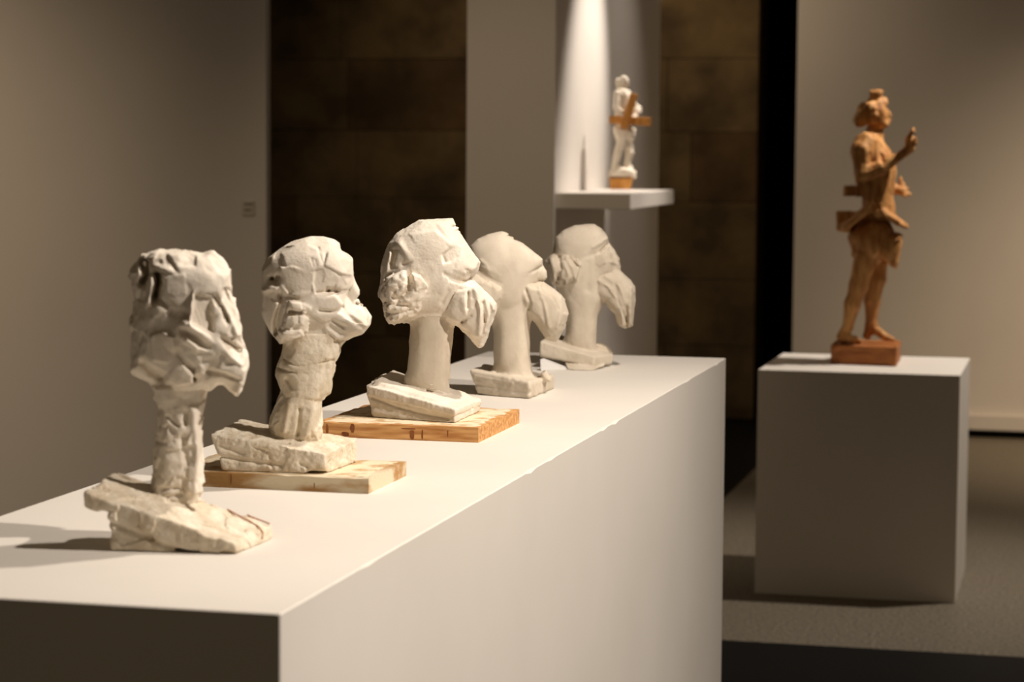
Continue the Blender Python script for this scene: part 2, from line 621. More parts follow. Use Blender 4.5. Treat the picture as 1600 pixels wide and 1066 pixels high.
    def rough(self, scale, amp, only=None, ridge=False):
        idx, p = self.band(only)
        if len(p) == 0: return
        n = vnoise(p, scale, self.rng)
        if ridge: n = 1 - 2 * np.abs(n)
        self.F[idx] -= amp * n

    def floor(self, z=0.0):
        self.F = np.maximum(self.F, (z - self.Z)[None, None, :]).astype(np.float32)

    def mesh(self):
        F = self.F
        F[0], F[-1] = 1, 1
        F[:, 0], F[:, -1] = 1, 1
        F[:, :, 0], F[:, :, -1] = 1, 1
        ins = F < 0
        nx, ny, nz = F.shape
        cnt = np.zeros((nx - 1, ny - 1, nz - 1), np.int8)
        for dx in (0, 1):
            for dy in (0, 1):
                for dz in (0, 1):
                    cnt += ins[dx:nx - 1 + dx, dy:ny - 1 + dy, dz:nz - 1 + dz]
        act = (cnt > 0) & (cnt < 8)
        ci = np.stack(np.nonzero(act), 1)
        vid = np.full(act.shape, -1, np.int32)
        vid[act] = np.arange(len(ci))
        acc = np.zeros((len(ci), 3))
        num = np.zeros(len(ci))
        cor = [(0, 0, 0), (1, 0, 0), (0, 1, 0), (1, 1, 0), (0, 0, 1), (1, 0, 1), (0, 1, 1), (1, 1, 1)]
        val = [F[ci[:, 0] + a, ci[:, 1] + b, ci[:, 2] + c] for a, b, c in cor]
        for i in range(8):
            for ax in range(3):
                if cor[i][ax]: continue
                j = i + (1 << ax)
                a, b = val[i], val[j]
                m = (a < 0) != (b < 0)
                t = np.where(m, a / np.where(m, a - b, 1), 0)
                pt = np.array(cor[i], float)[None] + np.eye(3)[ax][None] * t[:, None]
                acc += pt * m[:, None]
                num += m
        pos = (ci + acc / num[:, None]) * self.h + np.array([self.U[0], self.V[0], self.Z[0]])
        quads = []
        for ax in range(3):
            A = ins
            sl0 = [slice(1, None)] * 3
            sl1 = [slice(1, None)] * 3
            sl0[ax] = slice(0, -1)
            lo = A[tuple(sl0)]
            sl1[ax] = slice(1, None)
            hi = A[tuple(sl1)]
            e = np.stack(np.nonzero(lo != hi), 1)
            off = np.ones(3, int); off[ax] = 0
            e = e + off
            a1, a2 = [(1, 2), (2, 0), (0, 1)][ax]
            inside = A[e[:, 0], e[:, 1], e[:, 2]]
            def cell(d1, d2):
                c = e.copy(); c[:, a1] -= d1; c[:, a2] -= d2
                ok = (c >= 0).all(1) & (c[:, 0] < nx - 1) & (c[:, 1] < ny - 1) & (c[:, 2] < nz - 1)
                c = np.clip(c, 0, np.array(act.shape) - 1)
                return np.where(ok, vid[c[:, 0], c[:, 1], c[:, 2]], -1)
            q = np.stack([cell(1, 1), cell(0, 1), cell(0, 0), cell(1, 0)], 1)
            q = np.where(inside[:, None], q, q[:, ::-1])
            quads.append(q[(q >= 0).all(1)])
        quads = np.concatenate(quads)
        lab = self.L[ci[:, 0], ci[:, 1], ci[:, 2]]
        return pos, quads, lab

    def build(self, name, mats, tree=None):
        """one mesh per labelled part under an Empty at the base"""
        pos, quads, lab = self.mesh()
        # drop crumbs that are not attached to the piece
        par = np.arange(len(pos))
        e = np.concatenate([quads[:, [0, 1]], quads[:, [1, 2]], quads[:, [2, 3]]])
        for _ in range(200):
            a, b = par[e[:, 0]], par[e[:, 1]]
            m = np.minimum(a, b)
            if (a == b).all(): break
            np.minimum.at(par, a, m); np.minimum.at(par, b, m)
            par = par[par]
        cn = np.bincount(par)
        quads = quads[cn[par[quads[:, 0]]] > 0.03 * len(pos)]
        root = empty(name, self.c, self.rz)
        ql_ = lab[quads[:, 0]]
        objs = {}
        for i, n in enumerate(self.names):
            q = quads[ql_ == i]
            if len(q) < 6: continue
            u, inv = np.unique(q, return_inverse=True)
            me = np_mesh(n, pos[u], inv.reshape(q.shape))
            m = mats.get(n) or mats['*']
            objs[n] = link(n.split('#')[0], me, m, root)
        for ch, pa in (tree or {}).items():
            if ch in objs and pa in objs: objs[ch].parent = objs[pa]
        return root, objs


HB = 0.0019
PLM = {'*': M['plaster']}
TREE = {'beard': 'head', 'hair': 'head', 'nose': 'head', 'ear': 'head'}

# ---------------------------------------------------------------- bust 1: slab-built blocky head
y1 = 3.045
c1 = aty(282, 800, y1)
s = Sculpt(c1[0], y1, PH, ((-0.155, 0.145), (-0.15, 0.17), (-0.01, 0.425)), HB, 11)
fl, fr = atz(168, 861, PH), atz(368, 866.5, PH)
br, bl = atz(420, 843, PH), atz(222, 838, PH)
s.hexa([fl, fr, br, bl, aty(160, 800, fl[1]), aty(368, 858, fr[1]), aty(420, 835, br[1]), aty(215, 790, bl[1])], 'base', rnd=0.010)
s.hexa([aty(133, 792, fl[1]), aty(366, 864, fr[1] - .002), aty(423, 840, br[1] + .002), aty(180, 770, bl[1]),
        aty(130, 768, fl[1]), aty(365, 852, fr[1] - .002), aty(424, 819, br[1] + .002), aty(180, 738, bl[1])], 'base', k=0.006, rnd=0.006)
s.puff([(239, 596), (243.5, 623.6), (250, 642), (244.8, 679), (241, 705), (238, 747), (233, 768), (238, 783), (251, 790), (288, 798),
        (303, 794), (315, 770), (317, 710), (313, 666), (319.7, 631), (322, 600), (300, 560), (260, 560)], 0.036, 0.03, 'neck', k=0.008)
s.puff([(206.9, 425), (212.5, 411.5), (223.8, 399), (239.5, 393.5), (262, 395.8), (280, 394), (295.8, 390), (300, 395.8), (316, 399),
        (331.8, 397), (345.3, 404.8), (358.8, 421.6), (360, 436), (364.4, 461), (370, 485.8), (376.8, 515), (381.3, 542), (387, 573.6),
        (382.4, 593.8), (370, 613), (361, 607), (349.8, 597), (338.5, 597), (325, 605), (300, 612), (262, 612), (244, 605), (235, 591.6),
        (219, 584), (205.8, 580), (205.8, 571), (208, 533), (204.6, 508), (212.5, 479), (210, 465), (207, 447.5)],
       0.062, 0.052, 'head', k=0.006)
s.facets(0.030, 0.004, 0.10, only=['head'])
s.facets(0.018, 0.003, 0.12, only=['neck'])
s.facets(0.03, 0.002, 0.06, only=['base'])
s.gain = 1.25
s.detail([
    ('p', [(262, 395), (300, 394), (345, 405), (358, 425), (340, 455), (305, 452), (285, 430)], 4, 0.004, -0.05, -0.08),
    ('p', [(222, 405), (252, 405), (262, 430), (255, 470), (235, 478), (215, 465)], 5, -0.003, 0.0, 0.0),
    ('s', [(246, 428), (248, 440), (243, 462)], 6, -0.020),
    ('s', [(226, 412), (231, 428), (224, 440)], 5, -0.015),
    ('s', [(238, 432), (237, 455), (232, 470)], 4, 0.010),
    ('s', [(252, 418), (268, 421), (278, 428)], 4, 0.006),
    ('p', [(254, 430), (288, 424), (292, 455), (272, 460), (258, 452)], 3, 0.006, 0.0, 0.25),
    ('s', [(258, 470), (272, 484), (288, 488)], 8, -0.011),
    ('p', [(303, 455), (330, 462), (332, 515), (318, 510), (298, 498)], 3, -0.009, 0.16, 0.10),
    ('s', [(302, 452), (299, 475), (297, 500)], 3, 0.008),
    ('s', [(290, 500), (312, 514), (332, 528), (340, 540)], 6, 0.013),
    ('s', [(285, 512), (305, 527), (325, 540)], 4, -0.006),
    ('s', [(292, 525), (308, 538), (330, 545)], 4, 0.008),
    ('s', [(306, 538), (308, 555)], 3, 0.005),
    ('s', [(345, 470), (358, 490), (370, 520)], 4, 0.007),
    ('s', [(335, 462), (350, 482), (356, 498)], 4, -0.008),
    ('p', [(332, 480), (350, 475), (362, 500), (355, 520), (336, 512)], 3, 0.003, 0.2, -0.1),
    ('s', [(345, 525), (362, 537), (372, 545)], 4, -0.008),
    ('s', [(340, 530), (358, 552), (376, 566)], 4, 0.008),
    ('p', [(236, 520), (255, 513), (272, 520), (276, 545), (262, 562), (240, 558)], 3, 0.007, -0.08, 0.08),
    ('s', [(278, 545), (300, 572)], 5, -0.006),
    ('s', [(225, 565), (240, 578), (252, 588)], 7, -0.009),
    ('p', [(275, 560), (300, 575), (302, 592), (275, 598), (258, 590)], 3, 0.005, 0.0, -0.1),
    ('s', [(303, 586), (304, 589)], 2.2, -0.012),
    ('s', [(325, 575), (350, 580), (372, 590)], 4, -0.005),
    ('p', [(340, 575), (365, 565), (384, 575), (378, 600), (350, 590)], 4, 0.003, 0.1, 0.1),
], only=['head'])
s.detail([('s', [(291, 640), (289, 660)], 3, -0.006), ('s', [(286, 680), (292, 720), (287, 760)], 4, -0.005),
          ('s', [(262, 648), (278, 662)], 2.5, -0.004), ('s', [(248, 690), (270, 686)], 3, -0.003),
          ('s', [(302, 640), (308, 700), (304, 770)], 5, 0.004), ('s', [(255, 760), (278, 758)], 3, -0.004),
          ('s', [(262, 772), (285, 768)], 3, -0.004)], only=['neck'])
s.detail([('s', [(150, 792), (200, 808), (260, 830), (330, 853)], 4, -0.004), ('s', [(166, 805), (172, 815)], 5, -0.012),
          ('s', [(172, 820), (165, 845)], 5, -0.008)], only=['base'], back=0)
s.rough(0.014, 0.0022, only=['head', 'neck'])
s.rough(0.006, 0.0008)
s.floor(0.0)
b1, o1 = s.build('plaster_head', {'*': M['plaster'], 'base': M['plaster_rough']}, TREE)
tag(b1, 'blocky featureless plaster head on a rust-lined wedge base, nearest the plinth front', 'sculpture', 'plaster heads on the long plinth')
# rust line over the base
inv = Matrix.Rotation(-s.rz, 4, 'Z') @ Matrix.Translation(-Vector(s.c))


def base_top(s, px, py, tries=400):
    """first point of the field met by the sight line"""
    d = ray(px, py)
    d = d / np.linalg.norm(d)
    t0 = np.linalg.norm(s.c - EYE) - 0.35
    for i in range(tries):
        p = s.loc(EYE + d * (t0 + i * 0.002))
        ii = ((p - np.array([s.U[0], s.V[0], s.Z[0]])) / s.h).astype(int)
        if (ii < 0).any() or (ii >= np.array(s.F.shape)).any(): continue
        if s.F[ii[0], ii[1], ii[2]] < 0: return p
    return None


for line_ in ([(318, 772), (330, 782), (350, 794), (372, 806), (390, 815), (404, 824), (411, 833), (409, 846)],
              [(322, 774), (345, 785), (368, 797), (392, 808), (415, 817), (423, 820)]):
    fine = []
    for q0, q1 in zip(line_[:-1], line_[1:]):
        fine += [(q0[0] + (q1[0] - q0[0]) * t / 4, q0[1] + (q1[1] - q0[1]) * t / 4) for t in range(4)]
    pts = [base_top(s, *q) for q in fine]
    pts = [p + np.array([0, -0.0008, 0.0008]) for p in pts if p is not None]
    tube('rust_line', pts, 0.0010, M['rust'], o1['base'])['label'] = 'thin rust-brown line'

# ---------------------------------------------------------------- boards
TB2, TB3 = 0.0245, 0.028


def board(x0, x1, y0, y1, t, top, side, name, label, seed, stains=()):
    rs = random.Random(seed)
    root = empty(name, ((x0 + x1) / 2, (y0 + y1) / 2, PH))
    hx, hy = (x1 - x0) / 2, (y1 - y0) / 2
    n = 5
    bm = bmesh.new()
    c = [(-hx, -hy, 0), (hx, -hy, 0), (hx, hy, 0), (-hx, hy, 0), (-hx, -hy, t), (hx, -hy, t), (hx, hy, t), (-hx, hy, t)]
    v = [bm.verts.new(p) for p in c]
    for f in ((3, 2, 1, 0), (4, 5, 6, 7), (0, 1, 5, 4), (1, 2, 6, 5), (2, 3, 7, 6), (3, 0, 4, 7)):
        bm.faces.new([v[i] for i in f])
    bmesh.ops.recalc_face_normals(bm, faces=bm.faces)
    bmesh.ops.subdivide_edges(bm, edges=list(bm.edges), cuts=14, use_grid_fill=True)
    for w in bm.verts:
        ex = abs(abs(w.co.x) - hx) < 1e-5
        ey = abs(abs(w.co.y) - hy) < 1e-5
        ez = abs(w.co.z - t) < 1e-5
        if ez and (ex or ey):
            a = rs.random() ** 3 * 0.0022
            w.co.z -= a
            if ex: w.co.x -= math.copysign(a, w.co.x)
            if ey: w.co.y -= math.copysign(a, w.co.y)
    me = bpy.data.meshes.new('wood')
    bm.to_mesh(me)
    bm.free()
    o = link('wood', me, side, root)
    # a skin of plaster dust on the top
    N = 26
    vs, fs = [], []
    for i in range(N + 1):
        for j in range(N + 1):
            edge = i in (0, N) or j in (0, N)
            ins = 0.004 + (rs.random() * 0.010 if edge else 0)
            X = -hx + ins + (2 * hx - 2 * ins) * i / N
            Y = -hy + ins + (2 * hy - 2 * ins) * j / N
            vs.append((X, Y, t + (-0.0004 if edge else 0.0001 + rs.random() * 0.0005)))
    for i in range(N):
        for j in range(N):
            a_ = i * (N + 1) + j
            fs.append((a_, a_ + N + 1, a_ + N + 2, a_ + 1))
    me = bpy.data.meshes.new('plaster_dust')
    me.from_pydata(vs, [], fs)
    for p in me.polygons: p.use_smooth = True
    d = link('plaster_dust', me, top, root)
    d['label'] = 'pale plaster dust on the board'
    for (sx, w, za, zb) in stains:
        cx_, cz_, rw_, rh_ = -hx + sx + w / 2, t * (za + zb) / 2, w / 2, t * (zb - za) / 2
        ring = []
        for q in range(12):
            an = 2 * math.pi * q / 12
            j = 1 + rs.uniform(-0.22, 0.16)
            ring.append((cx_ + rw_ * j * math.copysign(abs(math.cos(an)) ** 0.7, math.cos(an)),
                         min(t - 0.0012, max(0.0008, cz_ + rh_ * j * math.copysign(abs(math.sin(an)) ** 0.7, math.sin(an))))))
        vs = [(a_, -hy - 0.0003, b_) for a_, b_ in ring] + [(a_, -hy + 0.0008, b_) for a_, b_ in ring]
        fs = [tuple(range(12)), tuple(range(23, 11, -1))] + [(q, 12 + q, 12 + (q + 1) % 12, (q + 1) % 12) for q in range(12)]
        me = bpy.data.meshes.new('stain')
        me.from_pydata(vs, [], fs)
        link('stain', me, M['stain'], o)
    tag(root, label, 'board', 'wooden boards under the heads')
    return root


P2 = atz(576, 772, PH)
P2b = atz(641, 744, PH)
board(-1.425, P2[0], P2[1], P2b[1], TB2, M['dust'], M['pine_dusty'], 'wooden_board',
      'plaster-smeared pale wooden board under the second head from the front', 3,
      stains=((0.105, 0.002, 0.25, 0.98), (0.245, 0.0015, 0.2, 0.6)))
P3a, P3 = atz(509, 677, PH), atz(747.5, 692, PH)
P3b = atz(804, 661, PH)
board(P3a[0], P3[0], P3[1], P3b[1], TB3, M['dust'], M['pine'], 'wooden_board',
      'orange pine board with brown stains under the bushy-bearded middle head', 9,
      stains=((0.018, 0.006, 0.1, 0.92), (0.066, 0.009, 0.3, 0.95), (0.05, 0.014, 0.1, 0.4), (0.182, 0.010, 0.05, 0.7), (0.165, 0.03, 0.72, 0.8), (0.205, 0.003, 0.1, 0.8), (0.255, 0.0015, 0.3, 0.8)))

# ---------------------------------------------------------------- bust 2: faceted head, jutting chin
zb = PH + TB2 + 0.0007
fl, fr = atz(343, 736, zb), atz(507, 741, zb)
br = atz(558, 722, zb)
y2 = fl[1] * 0.5 + fr[1] * 0.5 + 0.095
c2 = aty(470, 690, y2)
s = Sculpt(c2[0], y2, zb, ((-0.165, 0.13), (-0.15, 0.17), (-0.01, 0.40)), HB, 23)
dep = br - fr
bl = fl + dep * 0.95
s.hexa([fl, fr, br, bl, aty(333, 679, fl[1]), aty(509, 709, fr[1]), aty(557, 686, br[1]), aty(372, 655, bl[1])], 'base', rnd=0.004)
s.puff([(446, 520), (444, 543), (435, 568), (431, 586), (440, 610), (434, 626), (427, 642), (420, 660), (424, 680), (440, 690), (480, 694), (503, 688), (502, 669),
        (501, 631), (506, 621), (515, 614), (520, 590), (524, 568), (531.5, 548), (536, 525), (520, 505), (470, 505)],
       0.048, 0.035, 'neck', k=0.008)
s.puff([(411, 420), (419, 405), (436, 392), (456, 379), (482, 371), (505, 371.5), (522, 376), (529.5, 381.5), (531, 391), (541, 396.5),
        (550, 405), (551.5, 433), (551, 445), (545, 460), (548, 470), (555, 492), (535, 529), (480, 532), (440, 532), (428, 524), (420, 514), (415, 504),
        (409.4, 487), (409.4, 450)], 0.060, 0.058, 'head', k=0.022, T2=0.066)
s.puff([(530, 425), (546, 420), (551.5, 432), (562, 453), (561.7, 461), (556, 468), (561, 467), (562, 474.4), (560, 482), (538, 486), (526, 460)], 0.018, 0.012, 'nose', k=0.006)
s.puff([(505, 500), (522, 484), (546, 482), (562, 477), (569, 480), (579, 495), (577, 506), (567, 520), (536, 530), (505, 534)], 0.052, 0.022, 'beard', k=0.010)
s.puff([(437, 478), (445, 466), (458, 461), (474, 467), (490, 474), (489, 500), (480, 518), (458, 524), (440, 532), (431, 525), (436, 505)], 0.070, 0.016, 'hair', k=0.003)
s.facets(0.036, 0.002, 0.04, only=['head', 'beard'])
s.facets(0.016, 0.003, 0.12, only=['hair'])
s.facets(0.024, 0.002, 0.06, only=['neck'])
s.facets(0.03, 0.0008, 0.03, only=['base'])
s.gain = 1.45
s.detail([
    ('s', [(441, 462), (452, 461), (470, 466), (486, 457), (498, 457), (524, 453)], 5, -0.009),
    ('p', [(492, 420), (508, 414), (526, 427), (530, 434), (522, 448), (512, 455), (493, 456), (489, 440)], 2.5, -0.004, 0.18, 0.22),
    ('p', [(438, 415), (460, 414), (490, 426), (488, 452), (452, 456), (438, 438)], 3, 0.000, -0.05, 0.30),
    ('p', [(440, 395), (480, 378), (505, 395), (505, 415), (475, 425), (445, 412)], 4, 0.003, 0.0, -0.08),
    ('p', [(506, 412), (512, 392), (528, 388), (548, 406), (550, 430), (532, 426)], 3, 0.003, -0.16, -0.08),
    ('s', [(426, 435), (430, 440), (436, 432)], 5, -0.012), ('s', [(414, 452), (428, 445), (436, 452)], 4, 0.006),
    ('s', [(436, 452), (440, 470), (432, 500), (432, 520)], 4, -0.008),
    ('p', [(493, 458), (522, 457), (534, 472), (532, 482), (505, 482), (496, 474)], 3, 0.003, 0.1, 0.15),
    ('s', [(498, 482), (520, 484), (534, 478)], 3, -0.004),
    ('p', [(512, 488), (528, 485), (545, 495), (562, 512), (552, 518), (530, 522), (512, 508)], 6, 0.0, 0.10, 0.16),
    ('s', [(520, 498), (536, 508)], 3, -0.003),
    ('s', [(511, 449), (514, 452)], 3, -0.006),
    ('s', [(486, 402), (490, 414)], 1.8, -0.002), ('s', [(492, 404), (495, 414)], 1.8, -0.002), ('s', [(497, 386), (503, 408)], 1.8, -0.002),
    ('s', [(556, 474), (568, 480)], 2, -0.003), ('s', [(548, 488), (572, 506)], 4, 0.002),
], only=['head', 'nose', 'beard'])
s.detail([('p', [(450, 466), (470, 468), (486, 476), (484, 488), (462, 486)], 3, 0.005, 0, .2), ('s', [(455, 484), (470, 484)], 3.5, -0.009),
          ('s', [(444, 472), (438, 500)], 4, -0.005), ('p', [(438, 515), (470, 512), (478, 522), (450, 530)], 3, 0.006, 0, .2),
          ('s', [(478, 488), (484, 484)], 3, -0.006)], only=['hair'])
s.detail([('s', [(445, 560), (470, 570), (520, 560)], 2, -0.003), ('s', [(436, 575), (462, 578)], 2.5, -0.004), ('s', [(450, 590), (456, 600)], 4, -0.005),
          ('s', [(440, 618), (470, 615), (500, 625)], 3, -0.0010), ('p', [(462, 585), (496, 580), (498, 620), (466, 618)], 3, 0.002, 0, 0),
          ('s', [(452, 630), (444, 670)], 4, 0.005), ('s', [(468, 635), (466, 675)], 3, -0.006), ('s', [(488, 635), (480, 675)], 5, 0.004)], only=['neck'])
s.detail([('s', [(338, 705), (400, 712), (440, 716)], 2.5, -0.003), ('s', [(400, 690), (420, 695), (426, 720)], 2, -0.002),
          ('s', [(470, 712), (480, 716)], 3, -0.003), ('s', [(350, 690), (380, 700)], 4, -0.002), ('s', [(485, 726), (504, 726)], 4, -0.004)], only=['base'], back=0)
s.rough(0.012, 0.0014, only=['neck'])
s.rough(0.012, 0.0008, only=['base'])
s.rough(0.011, 0.0034, only=['hair'])
s.rough(0.005, 0.0008, only=['base', 'hair', 'neck'])
s.floor(0.0)
b2, o2 = s.build('plaster_head', {'*': M['plaster'], 'base': M['plaster_rough'], 'neck': M['plaster_rough']}, TREE)
tag(b2, 'plaster head with pointed nose and short jutting beard, second from the front', 'sculpture', 'plaster heads on the long plinth')

# ---------------------------------------------------------------- bust 3: drooping beard
zb = PH + TB3 + 0.0007
fl, fr = atz(581, 652, zb), atz(711, 661, zb)
br = atz(750, 643, zb)
dep = br - fr
bl = fl + dep
y3 = (fl[1] + fr[1]) / 2 + 0.11
c3 = aty(672, 620, y3)
s = Sculpt(c3[0], y3, zb, ((-0.14, 0.15), (-0.16, 0.18), (-0.01, 0.41)), HB, 37)
s.hexa([fl, fr, br, bl, aty(574, 613, fl[1]), aty(711, 651, fr[1]), aty(750, 632, br[1]), aty(606, 596, bl[1])], 'base', rnd=0.003)
g = np.array([0, 0, 0.0])
fl2, fr2 = aty(573, 618, fl[1] - 0.002), aty(711.5, 650, fr[1] - 0.004)
s.hexa([fl2, fr2, aty(751, 634, br[1]), aty(604, 600, bl[1]), aty(571, 601, fl[1] - .002), aty(712, 640, fr[1] - .004), aty(751, 623, br[1]), aty(600, 583, bl[1])], 'upper_slab', rnd=0.003)
s.hexa([aty(580, 606, fl[1] + .008), aty(707, 641, fr[1] + .006), aty(746, 626, br[1]), aty(612, 592, bl[1]),
        aty(587, 592, fl[1] + .02), aty(690, 630, fr[1] + .03), aty(726, 611, br[1]), aty(612, 579, bl[1])], 'upper_slab', rnd=0.003)
s.puff([(644, 470), (644, 500), (640, 532), (638, 560), (636, 578), (631, 590), (634, 606), (660, 622), (690, 632), (706, 626), (703, 606), (704, 560), (708, 530), (709, 500), (700, 470)], 0.044, 0.034, 'neck', k=0.006)
s.puff([(657, 344), (683, 342), (706.8, 342.8), (711, 351.5), (708, 354), (715, 356.5), (713, 361), (719, 363), (727.4, 378), (738, 394), (749, 410),
        (746, 421.7), (737.7, 436), (735, 460), (715, 500), (690, 500), (650, 500), (632, 501), (619, 503), (608, 498), (603, 490), (600, 473), (596, 458),
        (595, 444), (596, 417.6), (600.5, 401), (607.7, 380), (620, 366), (638.7, 353.6)], 0.064, 0.066, 'head', k=0.022, T2=0.070)
s.puff([(694, 470), (705, 445), (722, 430), (738, 436), (750, 448), (766, 463), (776, 477), (773, 490), (766.6, 506), (760, 527), (755, 539),
        (748, 542.4), (740, 535), (729.5, 523), (717, 511), (703, 507), (690, 495)], 0.060, 0.026, 'beard', k=0.005)
s.puff([(600, 432), (613, 420), (630, 416), (645, 414), (664, 424), (671, 436), (670, 460), (660, 480), (646, 493), (632.5, 502), (619, 506), (607.7, 502.5), (602, 494), (600, 473), (592, 459), (595, 445)],
       0.074, 0.018, 'hair', k=0.003)
s.facets(0.038, 0.002, 0.03, only=['head', 'beard'])
s.facets(0.013, 0.003, 0.16, only=['hair'])
s.gain = 1.4
s.detail([
    ('p', [(690, 395), (712, 380), (722, 384), (718, 398), (704, 408), (692, 410)], 2.5, -0.004, 0.24, 0.20),
    ('p', [(722, 380), (728, 380), (748, 409), (744, 420), (726, 428), (710, 420), (716, 400)], 5, 0.002, -0.08, -0.05),
    ('p', [(640, 365), (680, 358), (705, 380), (690, 398), (680, 402), (655, 390)], 4, 0.002, 0.05, 0.10),
    ('p', [(655, 395), (682, 402), (692, 430), (690, 460), (672, 460), (668, 430), (655, 410)], 7, -0.002, 0.10, 0.05),
    ('p', [(685, 350), (706, 345), (726, 378), (704, 384)], 7, 0.001, -0.10, -0.08),
    ('s', [(612, 410), (618, 390)], 3, -0.005), ('s', [(604, 425), (610, 395)], 3, 0.004), ('s', [(625, 380), (640, 400), (644, 410)], 5, 0.005),
    ('s', [(632, 412), (642, 408)], 4, -0.007), ('s', [(694, 425), (706, 432), (728, 440), (738, 436)], 3.5, -0.006), ('s', [(700, 452), (690, 470)], 3, -0.004),
], only=['head'])
s.detail([('s', [(731, 455), (730, 478)], 2, -0.007), ('s', [(742, 450), (750, 480), (748, 520)], 4, 0.007), ('s', [(735, 490), (722, 500)], 2.5, -0.006),
          ('s', [(758, 465), (762, 490), (757, 515)], 3, 0.005), ('s', [(752, 470), (756, 500)], 2, -0.004), ('s', [(766, 468), (770, 482)], 3, 0.004),
          ('p', [(700, 455), (728, 450), (728, 490), (712, 503), (695, 490)], 3, 0.003, 0.05, 0.08), ('s', [(697, 462), (702, 464)], 2.5, -0.007)], only=['beard'])
s.detail([('p', [(604, 432), (632, 420), (638, 440), (625, 460), (608, 458)], 3, 0.005, 0.0, 0.2), ('s', [(638, 425), (640, 450), (622, 465)], 3.5, -0.008),
          ('p', [(644, 425), (668, 432), (670, 445), (650, 452)], 3, 0.005, 0.05, 0.1), ('s', [(604, 470), (640, 475)], 4, -0.005),
          ('s', [(605, 488), (630, 484), (650, 478)], 3, -0.004), ('s', [(608, 476), (612, 468)], 4, 0.004)], only=['hair'])
s.detail([('s', [(700, 518), (696, 545), (700, 600)], 2, -0.002), ('s', [(668, 608), (676, 611)], 2, -0.004), ('s', [(668, 590), (690, 612)], 6, 0.002)], only=['neck'])
s.detail([('s', [(582, 616), (620, 628), (660, 636), (700, 641)], 2, -0.003), ('s', [(585, 638), (640, 645), (700, 650)], 5, 0.002)], only=['base'], back=0)
s.rough(0.010, 0.0030, only=['hair'])
s.rough(0.010, 0.0012, only=['beard'])
s.rough(0.02, 0.0012, only=['base', 'upper_slab', 'neck'])
s.rough(0.005, 0.0006)
s.floor(0.0)
b3, o3 = s.build('plaster_head', {'*': M['plaster'], 'neck': M['plaster_smooth']}, TREE)
tag(b3, 'plaster head with bushy drooping beard and rough hair clump, standing on the orange pine board', 'sculpture', 'plaster heads on the long plinth')

# ---------------------------------------------------------------- bust 4
y4 = 5.04
c4 = aty(799, 600, y4)
s = Sculpt(c4[0], y4, PH, ((-0.135, 0.15), (-0.13, 0.14), (-0.01, 0.40)), HB, 41)
fl, fr = atz(743, 617, PH), atz(828, 624, PH)
br, bl = atz(867, 608, PH), atz(775, 600, PH)
s.hexa([fl, fr, br, bl, aty(734, 580, fl[1]), aty(828, 594, fr[1]), aty(866, 588, br[1]), aty(762, 563, bl[1])], 'base', rnd=0.008)
s.puff([(845, 596), (845, 583), (853, 578), (862, 590), (862, 598)], 0.02, 0.01, 'base', k=0.006)
s.puff([(772, 470), (771, 500), (771.5, 565), (768, 580), (790, 592), (820, 596), (836, 594), (831, 578), (829, 560), (827, 500), (830, 470)], 0.048, 0.034, 'neck', k=0.010)
s.puff([(786, 590), (800, 570), (808, 550), (818, 570), (828, 600), (805, 612)], 0.018, 0.014, 'neck', vc=-0.032, k=0.016)
s.puff([(735.5, 384), (746, 373.6), (762, 365.8), (785, 361.8), (796, 365), (794, 368), (803, 370), (803, 374), (817, 380), (832, 392), (847, 405),
        (847, 416), (843, 428), (840, 445), (836, 475), (828, 492), (812, 502), (788, 502), (768, 496), (748, 488), (734, 470), (728, 440), (729, 405)], 0.060, 0.07, 'head', k=0.034, T2=0.066)
s.puff([(826, 428), (838, 416), (848, 415), (854, 424), (855, 434), (850, 441), (836, 440)], 0.022, 0.014, 'head', k=0.004)
s.puff([(800, 440), (815, 428), (835, 440), (851, 441), (867, 452.5), (880, 465.6), (887.9, 489), (882.6, 513), (872, 528.7), (867, 532.6), (853.7, 528.7),
        (846, 518), (835, 501), (826, 494), (808, 470)], 0.056, 0.026, 'beard', k=0.006)
s.puff([(728, 420), (748, 424), (770, 434), (785, 442), (787, 460), (780, 480), (768, 492), (745, 492), (730, 470)], 0.074, 0.018, 'hair', k=0.004)
s.facets(0.022, 0.0015, 0.04, only=['beard', 'hair'])
s.gain = 0.8
s.detail([
    ('s', [(747, 418), (765, 432), (782, 440)], 3, -0.007), ('s', [(752, 406), (760, 412), (764, 420)], 3, 0.006), ('s', [(756, 416), (772, 424)], 3, 0.005), ('s', [(770, 418), (780, 428)], 3, 0.004),
    ('p', [(794, 372), (808, 374), (830, 395), (828, 425), (806, 430), (796, 405)], 9, 0.003, 0.15, 0.0),
    ('s', [(793, 380), (797, 410), (800, 430)], 8, -0.004),
    ('s', [(828, 425), (846, 417)], 2.5, -0.004), ('s', [(828, 444), (850, 441)], 2.5, -0.005),
    ('p', [(770, 442), (785, 444), (784, 465), (770, 470)], 3, 0.003, 0.1, 0.1),
], only=['head', 'hair'])
s.detail([('s', [(818, 445), (828, 470), (826, 480)], 3, -0.006), ('s', [(842, 448), (850, 475), (858, 510)], 3, 0.004), ('s', [(864, 455), (876, 480), (870, 510)], 3, 0.004),
          ('s', [(846, 470), (852, 500)], 3, -0.003)], only=['beard'])
s.detail([('s', [(738, 598), (790, 604), (826, 606)], 3, -0.003), ('s', [(742, 585), (800, 592)], 2, 0.002)], only=['base'], back=0)
s.rough(0.03, 0.0014)
s.rough(0.008, 0.0008, only=['hair', 'beard', 'base'])
s.floor(0.0)
b4, o4 = s.build('plaster_head', {'*': M['plaster_smooth']}, TREE)
tag(b4, 'smooth plaster head bowed forward with beak nose and long curved beard, fourth from the front', 'sculpture', 'plaster heads on the long plinth')

